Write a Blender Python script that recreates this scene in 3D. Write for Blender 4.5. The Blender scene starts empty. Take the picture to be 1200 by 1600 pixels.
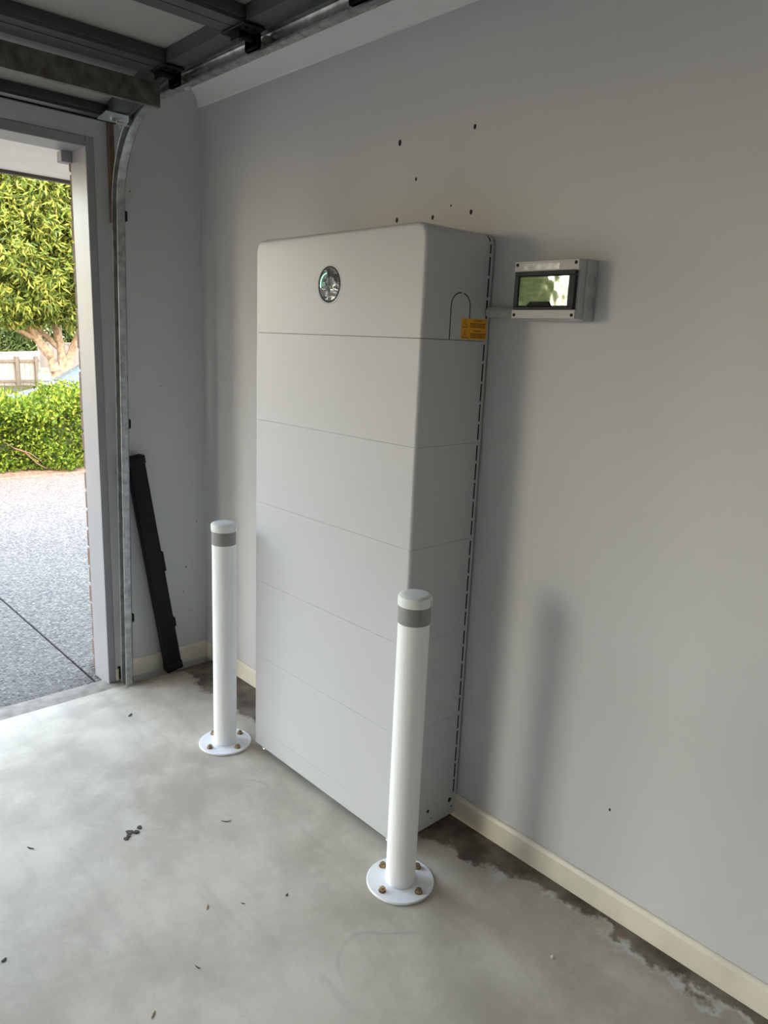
import bpy, bmesh, math, random
import numpy as np
from mathutils import Vector, Matrix
random.seed(7); rng = np.random.default_rng(7)
S = bpy.context.scene
COL = S.collection
PI = math.pi

# ------------------------------------------------------------------ camera
# world frame: x = distance from the battery wall, y = distance from the door wall, z up (metres)
cam_d = bpy.data.cameras.new('camera'); cam = bpy.data.objects.new('camera', cam_d); COL.objects.link(cam)
right = Vector((-0.734789, 0.677043, 0.041193)); down = Vector((0.121446, 0.191067, -0.974035)); fwd = Vector((-0.667335, -0.710708, -0.222618))
M4 = Matrix((right, -down, -fwd)).transposed().to_4x4(); M4.translation = Vector((1.67338, 2.97473, 1.49124))
cam.matrix_world = M4
cam_d.sensor_fit = 'VERTICAL'; cam_d.sensor_height = 36.0; cam_d.lens = 1165.81*36/1600
cam_d.clip_start = 0.02; cam_d.clip_end = 300
S.camera = cam

# ------------------------------------------------------------------ world, sun, portal, exposure
S.view_settings.view_transform = 'Standard'; S.view_settings.look = 'None'
S.view_settings.gamma = 1.0; S.view_settings.use_curve_mapping = False
S.view_settings.exposure = 1.40
W = bpy.data.worlds.new('overcast_sky'); S.world = W; W.use_nodes = True
wn = W.node_tree; bg = wn.nodes['Background']
sky = wn.nodes.new('ShaderNodeTexSky'); sky.sky_type = 'NISHITA'; sky.sun_disc = False
sky.sun_elevation = math.radians(36); sky.sun_rotation = math.radians(25); sky.altitude = 10; sky.air_density = 1.0; sky.dust_density = 1.0; sky.ozone_density = 1.0
wbal = wn.nodes.new('ShaderNodeMix'); wbal.data_type = 'RGBA'; wbal.blend_type = 'MULTIPLY'; wbal.inputs['Factor'].default_value = 1.0
wn.links.new(sky.outputs[0], wbal.inputs[6]); wbal.inputs[7].default_value = (1.0, 0.76, 0.555, 1)      # camera white balance for daylight
wn.links.new(wbal.outputs[2], bg.inputs[0]); bg.inputs[1].default_value = 2.1
sun_d = bpy.data.lights.new('sun', 'SUN'); sun = bpy.data.objects.new('sun', sun_d); COL.objects.link(sun)
sun_d.energy = 0.8; sun_d.angle = math.radians(12); sun_d.color = (1.0, 0.93, 0.82)
sun.rotation_euler = Vector((-0.34, -0.74, -0.59)).to_track_quat('-Z', 'Y').to_euler()
prt_d = bpy.data.lights.new('door_portal', 'AREA'); prt = bpy.data.objects.new('door_portal', prt_d); COL.objects.link(prt)
prt_d.shape = 'RECTANGLE'; prt_d.size = 5.02; prt_d.size_y = 2.15; prt_d.cycles.is_portal = True
prt.location = (2.99, -0.15, 1.07); prt.rotation_euler = (PI/2, 0, 0)

# ------------------------------------------------------------------ materials
MATS = {}
def N(nt, t, **k):
    n = nt.nodes.new(t)
    for a, v in k.items(): setattr(n, a, v)
    return n
def mat(name, col, rough=0.6, metal=0.0, var=0.0, vscale=6.0, bump=0.0, bscale=60.0, col2=None, spec=0.5, stretch=None, detail=4.0):
    if name in MATS: return MATS[name]
    m = bpy.data.materials.new(name); m.use_nodes = True; nt = m.node_tree; b = nt.nodes['Principled BSDF']
    b.inputs['Base Color'].default_value = (*col, 1); b.inputs['Roughness'].default_value = rough
    b.inputs['Metallic'].default_value = metal; b.inputs['Specular IOR Level'].default_value = spec
    tc = N(nt, 'ShaderNodeTexCoord'); src = tc.outputs['Object']
    if stretch:
        mp = N(nt, 'ShaderNodeMapping'); mp.inputs['Scale'].default_value = stretch
        nt.links.new(src, mp.inputs['Vector']); src = mp.outputs['Vector']
    nz = N(nt, 'ShaderNodeTexNoise'); nz.inputs['Scale'].default_value = vscale; nz.inputs['Detail'].default_value = detail
    nt.links.new(src, nz.inputs['Vector'])
    rp = N(nt, 'ShaderNodeValToRGB'); rp.color_ramp.elements[0].position = 0.3; rp.color_ramp.elements[1].position = 0.7
    c2 = col2 if col2 else tuple(max(0, c*(1-var)) for c in col); c1 = col if col2 else tuple(min(1, c*(1+var*0.5)) for c in col)
    rp.color_ramp.elements[0].color = (*c2, 1); rp.color_ramp.elements[1].color = (*c1, 1)
    nt.links.new(nz.outputs['Fac'], rp.inputs['Fac']); nt.links.new(rp.outputs['Color'], b.inputs['Base Color'])
    if bump:
        nb = N(nt, 'ShaderNodeTexNoise'); nb.inputs['Scale'].default_value = bscale; nb.inputs['Detail'].default_value = 3
        nt.links.new(src, nb.inputs['Vector'])
        bp = N(nt, 'ShaderNodeBump'); bp.inputs['Strength'].default_value = bump; bp.inputs['Distance'].default_value = 0.004
        nt.links.new(nb.outputs['Fac'], bp.inputs['Height']); nt.links.new(bp.outputs['Normal'], b.inputs['Normal'])
    MATS[name] = m
    return m
def mth(nt, op, a, b=None, clamp=False):
    n = N(nt, 'ShaderNodeMath', operation=op, use_clamp=clamp)
    for i, v in enumerate((a, b)):
        if v is None: continue
        if isinstance(v, (int, float)): n.inputs[i].default_value = v
        else: nt.links.new(v, n.inputs[i])
    return n.outputs[0]
def mixc(nt, fac, a, b):
    n = N(nt, 'ShaderNodeMix', data_type='RGBA')
    nt.links.new(fac, n.inputs['Factor'])
    for k, v in (('A', a), ('B', b)):
        i = [s for s in n.inputs if s.name == k and s.type == 'RGBA'][0]
        if isinstance(v, tuple): i.default_value = (*v, 1)
        else: nt.links.new(v, i)
    return [s for s in n.outputs if s.type == 'RGBA'][0]
def sstep(nt, v, lo, hi):
    n = N(nt, 'ShaderNodeMapRange', interpolation_type='SMOOTHSTEP')
    nt.links.new(v, n.inputs['Value']); n.inputs['From Min'].default_value = lo; n.inputs['From Max'].default_value = hi
    return n.outputs['Result']
def noise(nt, vec, scale, detail=4.0, rough=0.55):
    n = N(nt, 'ShaderNodeTexNoise'); n.inputs['Scale'].default_value = scale; n.inputs['Detail'].default_value = detail; n.inputs['Roughness'].default_value = rough
    nt.links.new(vec, n.inputs['Vector']); return n.outputs['Fac']

def floor_material():
    m = bpy.data.materials.new('stained_concrete'); m.use_nodes = True; nt = m.node_tree; b = nt.nodes['Principled BSDF']
    P = N(nt, 'ShaderNodeTexCoord').outputs['Object']
    xyz = N(nt, 'ShaderNodeSeparateXYZ'); nt.links.new(P, xyz.inputs[0]); X, Y = xyz.outputs[0], xyz.outputs[1]
    big = noise(nt, P, 1.7, 6, 0.62); mid = noise(nt, P, 7.0, 7, 0.65); fine = noise(nt, P, 90, 4, 0.6)
    mp = N(nt, 'ShaderNodeMapping'); mp.inputs['Rotation'].default_value = (0, 0, 0.7); mp.inputs['Scale'].default_value = (14, 2.2, 1); nt.links.new(P, mp.inputs['Vector'])
    streak = noise(nt, mp.outputs['Vector'], 1.0, 6, 0.6)
    c = mixc(nt, sstep(nt, big, 0.34, 0.68), (0.42, 0.37, 0.30), (0.64, 0.58, 0.485))
    c = mixc(nt, mth(nt, 'MULTIPLY', sstep(nt, mid, 0.42, 0.72), 0.5), c, (0.70, 0.64, 0.545))
    c = mixc(nt, mth(nt, 'MULTIPLY', sstep(nt, streak, 0.5, 0.72), 0.32), c, (0.36, 0.325, 0.275))
    # brown tide rings
    vo = N(nt, 'ShaderNodeTexVoronoi'); vo.inputs['Scale'].default_value = 1.5
    wv = N(nt, 'ShaderNodeVectorMath', operation='ADD'); nt.links.new(P, wv.inputs[0])
    nzc = N(nt, 'ShaderNodeTexNoise'); nzc.inputs['Scale'].default_value = 2.2; nt.links.new(P, nzc.inputs['Vector'])
    sc = N(nt, 'ShaderNodeVectorMath', operation='SCALE'); sc.inputs['Scale'].default_value = 0.5; nt.links.new(nzc.outputs['Color'], sc.inputs[0])
    nt.links.new(sc.outputs[0], wv.inputs[1]); nt.links.new(wv.outputs[0], vo.inputs['Vector'])
    ring = mth(nt, 'ABSOLUTE', mth(nt, 'SUBTRACT', vo.outputs['Distance'], 0.27))
    ringm = mth(nt, 'MULTIPLY', mth(nt, 'SUBTRACT', 1.0, sstep(nt, ring, 0.0, 0.022)), mth(nt, 'MULTIPLY', sstep(nt, mid, 0.45, 0.62), 0.40))
    c = mixc(nt, ringm, c, (0.34, 0.29, 0.24))
    # damp, eroded edge along the walls
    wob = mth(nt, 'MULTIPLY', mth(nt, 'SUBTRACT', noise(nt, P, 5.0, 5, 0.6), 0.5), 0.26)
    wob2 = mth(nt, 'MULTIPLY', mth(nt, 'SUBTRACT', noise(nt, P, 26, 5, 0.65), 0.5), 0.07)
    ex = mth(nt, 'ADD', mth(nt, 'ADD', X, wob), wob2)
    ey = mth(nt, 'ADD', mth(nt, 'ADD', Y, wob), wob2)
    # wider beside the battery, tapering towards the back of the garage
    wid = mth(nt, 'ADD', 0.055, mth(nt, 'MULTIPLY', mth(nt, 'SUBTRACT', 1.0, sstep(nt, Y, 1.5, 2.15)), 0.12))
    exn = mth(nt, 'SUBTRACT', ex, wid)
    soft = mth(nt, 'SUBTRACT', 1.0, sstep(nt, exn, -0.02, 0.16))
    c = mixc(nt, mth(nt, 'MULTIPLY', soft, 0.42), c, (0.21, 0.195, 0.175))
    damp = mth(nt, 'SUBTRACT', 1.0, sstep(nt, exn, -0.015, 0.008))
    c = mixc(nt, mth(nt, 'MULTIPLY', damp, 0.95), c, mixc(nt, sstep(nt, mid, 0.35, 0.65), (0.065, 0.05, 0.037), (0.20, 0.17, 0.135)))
    line = mth(nt, 'SUBTRACT', 1.0, sstep(nt, mth(nt, 'ABSOLUTE', mth(nt, 'SUBTRACT', exn, 0.014)), 0.003, 0.018))
    line = mth(nt, 'MULTIPLY', line, mth(nt, 'MULTIPLY', sstep(nt, noise(nt, P, 9, 5, 0.7), 0.42, 0.6), sstep(nt, Y, 1.62, 1.95)))
    c = mixc(nt, mth(nt, 'MULTIPLY', line, 0.85), c, (0.60, 0.60, 0.59))
    dmy = mth(nt, 'MULTIPLY', mth(nt, 'SUBTRACT', 1.0, sstep(nt, ey, 0.05, 0.11)), mth(nt, 'SUBTRACT', 1.0, sstep(nt, X, 0.42, 0.52)))
    c = mixc(nt, mth(nt, 'MULTIPLY', dmy, 0.8), c, mixc(nt, sstep(nt, mid, 0.35, 0.65), (0.075, 0.058, 0.045), (0.19, 0.16, 0.13)))
    # paint flecks, dark specks
    vs = N(nt, 'ShaderNodeTexVoronoi'); vs.inputs['Scale'].default_value = 9.0; nt.links.new(P, vs.inputs['Vector'])
    c = mixc(nt, mth(nt, 'MULTIPLY', mth(nt, 'SUBTRACT', 1.0, sstep(nt, vs.outputs['Distance'], 0.018, 0.03)), sstep(nt, mid, 0.55, 0.6)), c, (0.09, 0.075, 0.06))
    c = mixc(nt, mth(nt, 'MULTIPLY', sstep(nt, fine, 0.55, 0.75), 0.25), c, (0.30, 0.285, 0.265))
    nt.links.new(c, b.inputs['Base Color'])
    nt.links.new(mth(nt, 'ADD', 0.52, mth(nt, 'MULTIPLY', big, 0.3)), b.inputs['Roughness']); b.inputs['Specular IOR Level'].default_value = 0.3
    bp = N(nt, 'ShaderNodeBump'); bp.inputs['Strength'].default_value = 0.22; bp.inputs['Distance'].default_value = 0.006
    h = mth(nt, 'ADD', mth(nt, 'MULTIPLY', mid, 0.5), mth(nt, 'ADD', mth(nt, 'MULTIPLY', fine, 0.12), mth(nt, 'MULTIPLY', damp, -0.5)))
    nt.links.new(h, bp.inputs['Height']); nt.links.new(bp.outputs['Normal'], b.inputs['Normal'])
    return m

def aggregate_material():
    m = bpy.data.materials.new('exposed_aggregate'); m.use_nodes = True; nt = m.node_tree; b = nt.nodes['Principled BSDF']
    P = N(nt, 'ShaderNodeTexCoord').outputs['Object']
    v = N(nt, 'ShaderNodeTexVoronoi'); v.inputs['Scale'].default_value = 75; nt.links.new(P, v.inputs['Vector'])
    sp = N(nt, 'ShaderNodeSeparateXYZ'); nt.links.new(v.outputs['Color'], sp.inputs[0])
    rp = N(nt, 'ShaderNodeValToRGB'); e = rp.color_ramp.elements
    e[0].position = 0.0; e[0].color = (0.035, 0.035, 0.038, 1); e[1].position = 1.0; e[1].color = (0.215, 0.197, 0.174, 1)
    for p, c in ((0.28, (0.06, 0.056, 0.052, 1)), (0.45, (0.115, 0.103, 0.091, 1)), (0.7, (0.15, 0.134, 0.117, 1))):
        n = e.new(p); n.color = c
    nt.links.new(sp.outputs[0], rp.inputs['Fac'])
    c = mixc(nt, sstep(nt, v.outputs['Distance'], 0.42, 0.62), rp.outputs['Color'], (0.11, 0.10, 0.09))
    c = mixc(nt, mth(nt, 'MULTIPLY', sstep(nt, noise(nt, P, 1.1, 4), 0.45, 0.7), 0.25), c, (0.16, 0.145, 0.125))
    nt.links.new(c, b.inputs['Base Color']); b.inputs['Roughness'].default_value = 0.75; b.inputs['Specular IOR Level'].default_value = 0.25
    bp = N(nt, 'ShaderNodeBump'); bp.inputs['Strength'].default_value = 0.6; bp.inputs['Distance'].default_value = 0.005; bp.invert = True
    nt.links.new(v.outputs['Distance'], bp.inputs['Height']); nt.links.new(bp.outputs['Normal'], b.inputs['Normal'])
    return m

def leaf_material(name, cols, trans=0.35):
    m = bpy.data.materials.new(name); m.use_nodes = True; nt = m.node_tree; b = nt.nodes['Principled BSDF']; out = nt.nodes['Material Output']
    g = N(nt, 'ShaderNodeNewGeometry')
    rp = N(nt, 'ShaderNodeValToRGB'); e = rp.color_ramp.elements
    e[0].position = 0; e[0].color = (*cols[0], 1); e[1].position = 1; e[1].color = (*cols[-1], 1)
    for i, c in enumerate(cols[1:-1]):
        n = e.new((i+1)/(len(cols)-1)); n.color = (*c, 1)
    nt.links.new(g.outputs['Random Per Island'], rp.inputs['Fac'])
    nt.links.new(rp.outputs['Color'], b.inputs['Base Color']); b.inputs['Roughness'].default_value = 0.6; b.inputs['Specular IOR Level'].default_value = 0.25
    t = N(nt, 'ShaderNodeBsdfTranslucent'); nt.links.new(rp.outputs['Color'], t.inputs['Color'])
    mx = N(nt, 'ShaderNodeMixShader'); mx.inputs[0].default_value = trans
    nt.links.new(b.outputs[0], mx.inputs[1]); nt.links.new(t.outputs[0], mx.inputs[2]); nt.links.new(mx.outputs[0], out.inputs['Surface'])
    return m

def emission(name, col, s):
    m = bpy.data.materials.new(name); m.use_nodes = True; b = m.node_tree.nodes['Principled BSDF']
    b.inputs['Base Color'].default_value = (*col, 1); b.inputs['Emission Color'].default_value = (*col, 1); b.inputs['Emission Strength'].default_value = s
    return m

def film_material():   # creased protective film over a dark round display
    m = bpy.data.materials.new('creased_film'); m.use_nodes = True; nt = m.node_tree; b = nt.nodes['Principled BSDF']
    b.inputs['Base Color'].default_value = (0.13, 0.13, 0.135, 1); b.inputs['Roughness'].default_value = 0.07; b.inputs['Specular IOR Level'].default_value = 1.0
    b.inputs['Coat Weight'].default_value = 1.0; b.inputs['Coat Roughness'].default_value = 0.03; b.inputs['Metallic'].default_value = 0.0
    P = N(nt, 'ShaderNodeTexCoord').outputs['Object']
    v = N(nt, 'ShaderNodeTexVoronoi', feature='F1', distance='MANHATTAN'); v.inputs['Scale'].default_value = 32; nt.links.new(P, v.inputs['Vector'])
    n2 = noise(nt, P, 70, 3)
    bp = N(nt, 'ShaderNodeBump'); bp.inputs['Strength'].default_value = 0.9; bp.inputs['Distance'].default_value = 0.012
    nt.links.new(mth(nt, 'ADD', v.outputs['Distance'], mth(nt, 'MULTIPLY', n2, 0.35)), bp.inputs['Height'])
    nt.links.new(bp.outputs['Normal'], b.inputs['Normal']); nt.links.new(bp.outputs['Normal'], b.inputs['Coat Normal'])
    return m

WALL = mat('grey_wall_paint', (0.57, 0.575, 0.60), 0.55, var=0.03, vscale=1.3, bump=0.05, bscale=220)
TRIM = mat('white_gloss_trim', (0.31, 0.31, 0.33), 0.4, var=0.04, vscale=5)
SKIRT = mat('cream_skirting_paint', (0.72, 0.68, 0.58), 0.4, var=0.10, vscale=9, bump=0.05, bscale=40)
CEIL = mat('ceiling_white', (0.86, 0.86, 0.85), 0.7, var=0.03)
POWDER = mat('white_powder_coat', (0.515, 0.52, 0.55), 0.42, var=0.02, vscale=3, bump=0.03, bscale=900)
POST = mat('white_post_paint', (0.90, 0.91, 0.94), 0.3, var=0.015, vscale=4)
CAP = mat('white_plastic_cap', (0.80, 0.82, 0.83), 0.35, var=0.02)
TAPE = mat('grey_reflective_tape', (0.27, 0.27, 0.265), 0.4, metal=0.25, var=0.08, vscale=40)
BRASS = mat('zinc_yellow_bolt', (0.42, 0.30, 0.17), 0.35, metal=0.85, var=0.35, vscale=60, bump=0.1, bscale=200)
DARK = mat('dark_gap', (0.012, 0.012, 0.013), 0.8)
BLACKP = mat('black_plastic', (0.006, 0.006, 0.0065), 0.55, var=0.2, vscale=30, spec=0.22)
GALV = mat('galvanised_steel', (0.42, 0.44, 0.45), 0.38, metal=0.85, var=0.38, vscale=34, bump=0.06, bscale=70)
GALVD = mat('shaded_galvanised_strut', (0.16, 0.15, 0.135), 0.6, metal=0.35, var=0.5, vscale=28, bump=0.08, bscale=60)  # darker galvanised copy: shade on the inward-facing strut is put into its colour
ZINC = mat('zinc_plate', (0.55, 0.60, 0.63), 0.35, metal=0.7, var=0.15, vscale=30)
DOORSKIN = mat('door_panel_back', (0.30, 0.30, 0.285), 0.62, var=0.06, vscale=4, bump=0.15, bscale=130)
DOORRAIL = mat('door_rail_steel', (0.10, 0.105, 0.11), 0.42, metal=0.5, var=0.18, vscale=14, stretch=(1, 8, 8))
NYLON = mat('nylon_roller', (0.42, 0.40, 0.35), 0.45, var=0.15, vscale=40)
BRKBOX = mat('grey_enclosure_plastic', (0.44, 0.44, 0.46), 0.42, var=0.03)
TEALD = mat('dark_window_frame', (0.02, 0.032, 0.036), 0.5, spec=0.25)
CONDUIT = mat('grey_conduit', (0.50, 0.50, 0.47), 0.5)
ORANGE = mat('orange_label', (0.85, 0.40, 0.02), 0.4, var=0.02)
INK = mat('black_ink', (0.02, 0.015, 0.01), 0.5)
BRICK = mat('brown_brick', (0.20, 0.13, 0.10), 0.85, var=0.35, vscale=18, bump=0.4, bscale=90)
MORTAR = mat('mortar', (0.22, 0.205, 0.185), 0.9, var=0.1, vscale=30)
TIMBER = mat('dark_timber', (0.15, 0.10, 0.07), 0.7, var=0.4, vscale=20, stretch=(8, 8, 1))
FASCIA = mat('dark_fascia', (0.06, 0.05, 0.045), 0.5, var=0.1)
ROOFM = mat('roof_tiles', (0.16, 0.14, 0.13), 0.8, var=0.2)
BARK = mat('pale_bark', (0.21, 0.165, 0.13), 0.85, var=0.55, vscale=14, bump=0.8, bscale=22)
TWIG = mat('brown_twig', (0.12, 0.08, 0.055), 0.85, var=0.3)
MULCH = mat('leaf_litter', (0.11, 0.075, 0.05), 0.95, var=0.55, vscale=30, bump=0.8, bscale=60)
GRASSM = mat('lawn_soil', (0.065, 0.066, 0.036), 0.95, var=0.3, vscale=3, bump=0.5, bscale=80)
FENCEW = mat('weathered_white_boards', (0.17, 0.175, 0.175), 0.8, var=0.12, vscale=8, stretch=(8, 8, 1))
FENCET = mat('fence_timber', (0.085, 0.075, 0.06), 0.85, var=0.25, vscale=12)
GREYW = mat('grey_fence_sheet', (0.095, 0.088, 0.085), 0.6, var=0.05)
PILLAR = mat('pale_green_cabinet', (0.16, 0.18, 0.13), 0.5, var=0.04)
CARB = mat('silver_blue_car_paint', (0.22, 0.27, 0.36), 0.2, metal=0.6, var=0.02)
CARG = mat('car_glass', (0.10, 0.14, 0.16), 0.05, spec=0.9)
TYRE = mat('tyre_rubber', (0.02, 0.02, 0.02), 0.8)
FLOORM = floor_material(); AGG = aggregate_material(); FILM = film_material()
LEAFT = leaf_material('tree_leaf', [(0.025, 0.05, 0.012), (0.055, 0.095, 0.018), (0.095, 0.145, 0.024), (0.145, 0.185, 0.035), (0.20, 0.20, 0.04)])
LEAFH = leaf_material('hedge_leaf', [(0.016, 0.045, 0.004), (0.05, 0.105, 0.008), (0.11, 0.17, 0.014), (0.19, 0.235, 0.028)])
LEAFB = leaf_material('background_leaf', [(0.025, 0.05, 0.015), (0.05, 0.09, 0.025), (0.08, 0.12, 0.035)])
GREEN = emission('green_light_strip', (0.25, 0.9, 0.55), 1.1)

# ------------------------------------------------------------------ mesh helpers
def wloc(o):
    v = Vector((0, 0, 0))
    while o: v = v + o.location; o = o.parent
    return v
def obj(name, bm, m, parent=None, loc=None, smooth=False, local=False):
    """bm in world coordinates -> one mesh object; origin at parent's origin (or loc)"""
    me = bpy.data.meshes.new(name)
    base = wloc(parent) if parent else Vector(loc if loc else (0, 0, 0))
    if base.length > 0 and not local: bmesh.ops.translate(bm, vec=-base, verts=bm.verts[:])
    bmesh.ops.recalc_face_normals(bm, faces=bm.faces[:])
    bm.to_mesh(me); bm.free()
    if smooth:
        for p in me.polygons: p.use_smooth = True
        me.set_sharp_from_angle(angle=math.radians(35))
    for mm in (m if isinstance(m, (list, tuple)) else [m]): me.materials.append(mm)
    o = bpy.data.objects.new(name, me); COL.objects.link(o)
    if parent: o.parent = parent
    else: o.location = base
    return o
def empty(name, loc, label, cat, group=None):
    o = bpy.data.objects.new(name, None); COL.objects.link(o); o.location = loc; o.empty_display_size = 0.1
    return tag(o, label, cat, group)
def tag(o, label=None, cat=None, group=None, kind=None):
    if label: o['label'] = label
    if cat: o['category'] = cat
    if group: o['group'] = group
    if kind: o['kind'] = kind
    return o
def struct(o): o['kind'] = 'structure'; return o
def B(): return bmesh.new()
def box(bm, x0, x1, y0, y1, z0, z1, bev=0.0, seg=2):
    M = Matrix.Translation(((x0+x1)/2, (y0+y1)/2, (z0+z1)/2)) @ Matrix.Diagonal((x1-x0, y1-y0, z1-z0, 1))
    r = bmesh.ops.create_cube(bm, size=1.0, matrix=M)
    if bev:
        es = list({e for v in r['verts'] for e in v.link_edges})
        bmesh.ops.bevel(bm, geom=es, offset=bev, segments=seg, affect='EDGES', profile=0.5)
    return bm
def prism(bm, pts, axis, a, b):
    """closed polygon pts (2D) extruded along axis from a to b. axis x: pts=(y,z); y: (x,z); z: (x,y)"""
    def P(p, t): return {'x': (t, p[0], p[1]), 'y': (p[0], t, p[1]), 'z': (p[0], p[1], t)}[axis]
    va = [bm.verts.new(P(p, a)) for p in pts]; vb = [bm.verts.new(P(p, b)) for p in pts]
    bm.faces.new(va); bm.faces.new(vb[::-1]); n = len(pts)
    for i in range(n): bm.faces.new((va[i], va[(i+1) % n], vb[(i+1) % n], vb[i]))
    return bm
def cyl(bm, p0, p1, r0, r1=None, seg=24, caps=True):
    p0, p1 = Vector(p0), Vector(p1); r1 = r0 if r1 is None else r1
    d = (p1-p0).normalized(); u = d.orthogonal().normalized(); v = d.cross(u)
    A = [bm.verts.new(p0+(u*math.cos(t)+v*math.sin(t))*r0) for t in [2*PI*i/seg for i in range(seg)]]
    C = [bm.verts.new(p1+(u*math.cos(t)+v*math.sin(t))*r1) for t in [2*PI*i/seg for i in range(seg)]]
    for i in range(seg): bm.faces.new((A[i], A[(i+1) % seg], C[(i+1) % seg], C[i]))
    if caps: bm.faces.new(A[::-1]); bm.faces.new(C)
    return bm
def lathe(bm, c, prof, seg=40, axis='z'):
    """prof list of (r, h); closed with caps where r=0"""
    rings = []
    for r, h in prof:
        row = []
        for i in range(seg if r > 1e-6 else 1):
            t = 2*PI*i/seg; a, b_ = r*math.cos(t), r*math.sin(t)
            row.append(bm.verts.new((c[0]+a, c[1]+b_, c[2]+h) if axis == 'z' else (c[0]+h, c[1]+a, c[2]+b_)))
        rings.append(row)
    for k in range(len(rings)-1):
        A, C = rings[k], rings[k+1]
        for i in range(seg):
            j = (i+1) % seg
            q = [A[i % len(A)], A[j % len(A)], C[j % len(C)], C[i % len(C)]]
            q2 = []
            for v in q:
                if v not in q2: q2.append(v)
            if len(q2) >= 3: bm.faces.new(q2)
    return bm
def tube(bm, pts, rads, seg=8):
    pts = [Vector(p) for p in pts]; rows = []
    ref = Vector((0.31, 0.17, 0.93))
    for i, p in enumerate(pts):
        d = (pts[min(i+1, len(pts)-1)]-pts[max(i-1, 0)]).normalized()
        u = d.cross(ref).normalized(); v = d.cross(u)
        r = rads[i] if isinstance(rads, (list, tuple)) else rads
        rows.append([bm.verts.new(p+(u*math.cos(2*PI*k/seg)+v*math.sin(2*PI*k/seg))*r) for k in range(seg)])
    for a, b_ in zip(rows[:-1], rows[1:]):
        for k in range(seg): bm.faces.new((a[k], a[(k+1) % seg], b_[(k+1) % seg], b_[k]))
    bm.faces.new(rows[0][::-1]); bm.faces.new(rows[-1])
    return bm
def piece(name, src, parent, loc, rot=None):
    """a copy sharing mesh data; loc relative to the parent"""
    o = bpy.data.objects.new(name, src.data if hasattr(src, 'data') else src); COL.objects.link(o)
    o.parent = parent; o.location = loc
    if rot: o.rotation_euler = rot
    return o

# ================================================================== SETTING
GX, GY, CZ = 6.0, 6.2, 2.475           # garage inside size
OX0, OX1, OZ = 0.478, 5.5, 2.149       # door opening
floor = struct(obj('floor', box(B(), -0.15, GX+0.15, 0.07, GY+0.15, -0.12, 0.0), FLOORM))
thr = B(); prism(thr, [(-0.055, -0.12), (-0.055, -0.014), (-0.045, -0.006), (0.0, -0.006), (0.064, -0.009), (0.064, -0.12)], 'x', OX0-0.05, OX1+0.05)
threshold = struct(obj('threshold', thr, mat('threshold_concrete', (0.30, 0.265, 0.22), 0.85, var=0.3, vscale=22, bump=0.3, bscale=60)))
wb = B(); box(wb, -0.12, 0, -0.14, GY, -0.1, CZ)
wall_battery = struct(obj('wall_right', wb, WALL))
wd = B(); box(wd, -0.0, OX0-0.033, -0.14, 0, -0.1, CZ); box(wd, OX0-0.033, OX1+0.033, -0.14, 0, OZ+0.037, CZ); box(wd, OX1+0.033, GX, -0.14, 0, -0.1, CZ)
wall_door = struct(obj('wall_front', wd, WALL))
struct(obj('wall_left', box(B(), GX, GX+0.12, -0.14, GY, -0.1, CZ), WALL))
struct(obj('wall_back', box(B(), -0.12, GX+0.12, GY, GY+0.12, -0.1, CZ), WALL))
struct(obj('ceiling', box(B(), -0.12, GX+0.12, -0.14, GY+0.12, CZ, CZ+0.03), CEIL))
# jamb and header lining
tr = B(); box(tr, OX0-0.032, OX0, -0.145, 0.004, -0.02, OZ+0.036, 0.002, 1)
trim_1 = struct(obj('trim_1', tr, TRIM))
tr = B(); box(tr, OX0+0.0005, OX1-0.0005, -0.145, 0.004, OZ, OZ+0.036, 0.002, 1)
trim_2 = struct(obj('trim_2', tr, TRIM))
tr = B(); box(tr, OX1, OX1+0.032, -0.145, 0.004, -0.02, OZ+0.036, 0.002, 1)
struct(obj('trim_3', tr, TRIM))
struct(obj('stop_block', box(B(), OX0+0.0005, OX0+0.04, -0.175, -0.13, OZ-0.04, OZ-0.0005, 0.002, 1), TRIM))
# cove cornice on the battery wall, end cut square at the door wall
cz = CZ-0.09
pts = [(0.0, cz), (0.012, cz)]
for i in range(9):
    t = i/8*PI/2
    pts.append((0.012+0.078*(1-math.cos(t)), cz+0.078*math.sin(t)))
pts += [(0.09, CZ), (0.0, CZ)]
struct(obj('trim_4', prism(B(), pts, 'y', 0.001, GY), CEIL, smooth=True))
# skirting boards
def skirt(name, axis, a, b, pos):
    h = 0.078
    p = [(pos, 0.0), (pos+0.012, 0.0), (pos+0.012, h-0.012), (pos+0.007, h-0.003), (pos+0.004, h), (pos, h)]
    return struct(obj(name, prism(B(), p, axis, a, b), SKIRT))
skirt('baseboard_right', 'y', 0.0125, GY, 0.0)
skirt('baseboard_front', 'x', 0.0005, 0.424, 0.0)
bs = B(); box(bs, 0.4365, 0.4455, 0.0005, 0.012, 0.0, 0.055)
struct(obj('trim_5', bs, SKIRT)); struct(obj('skirting_gap', box(B(), 0.4245, 0.436, 0.0003, 0.003, 0.0, 0.06), DARK))
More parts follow.
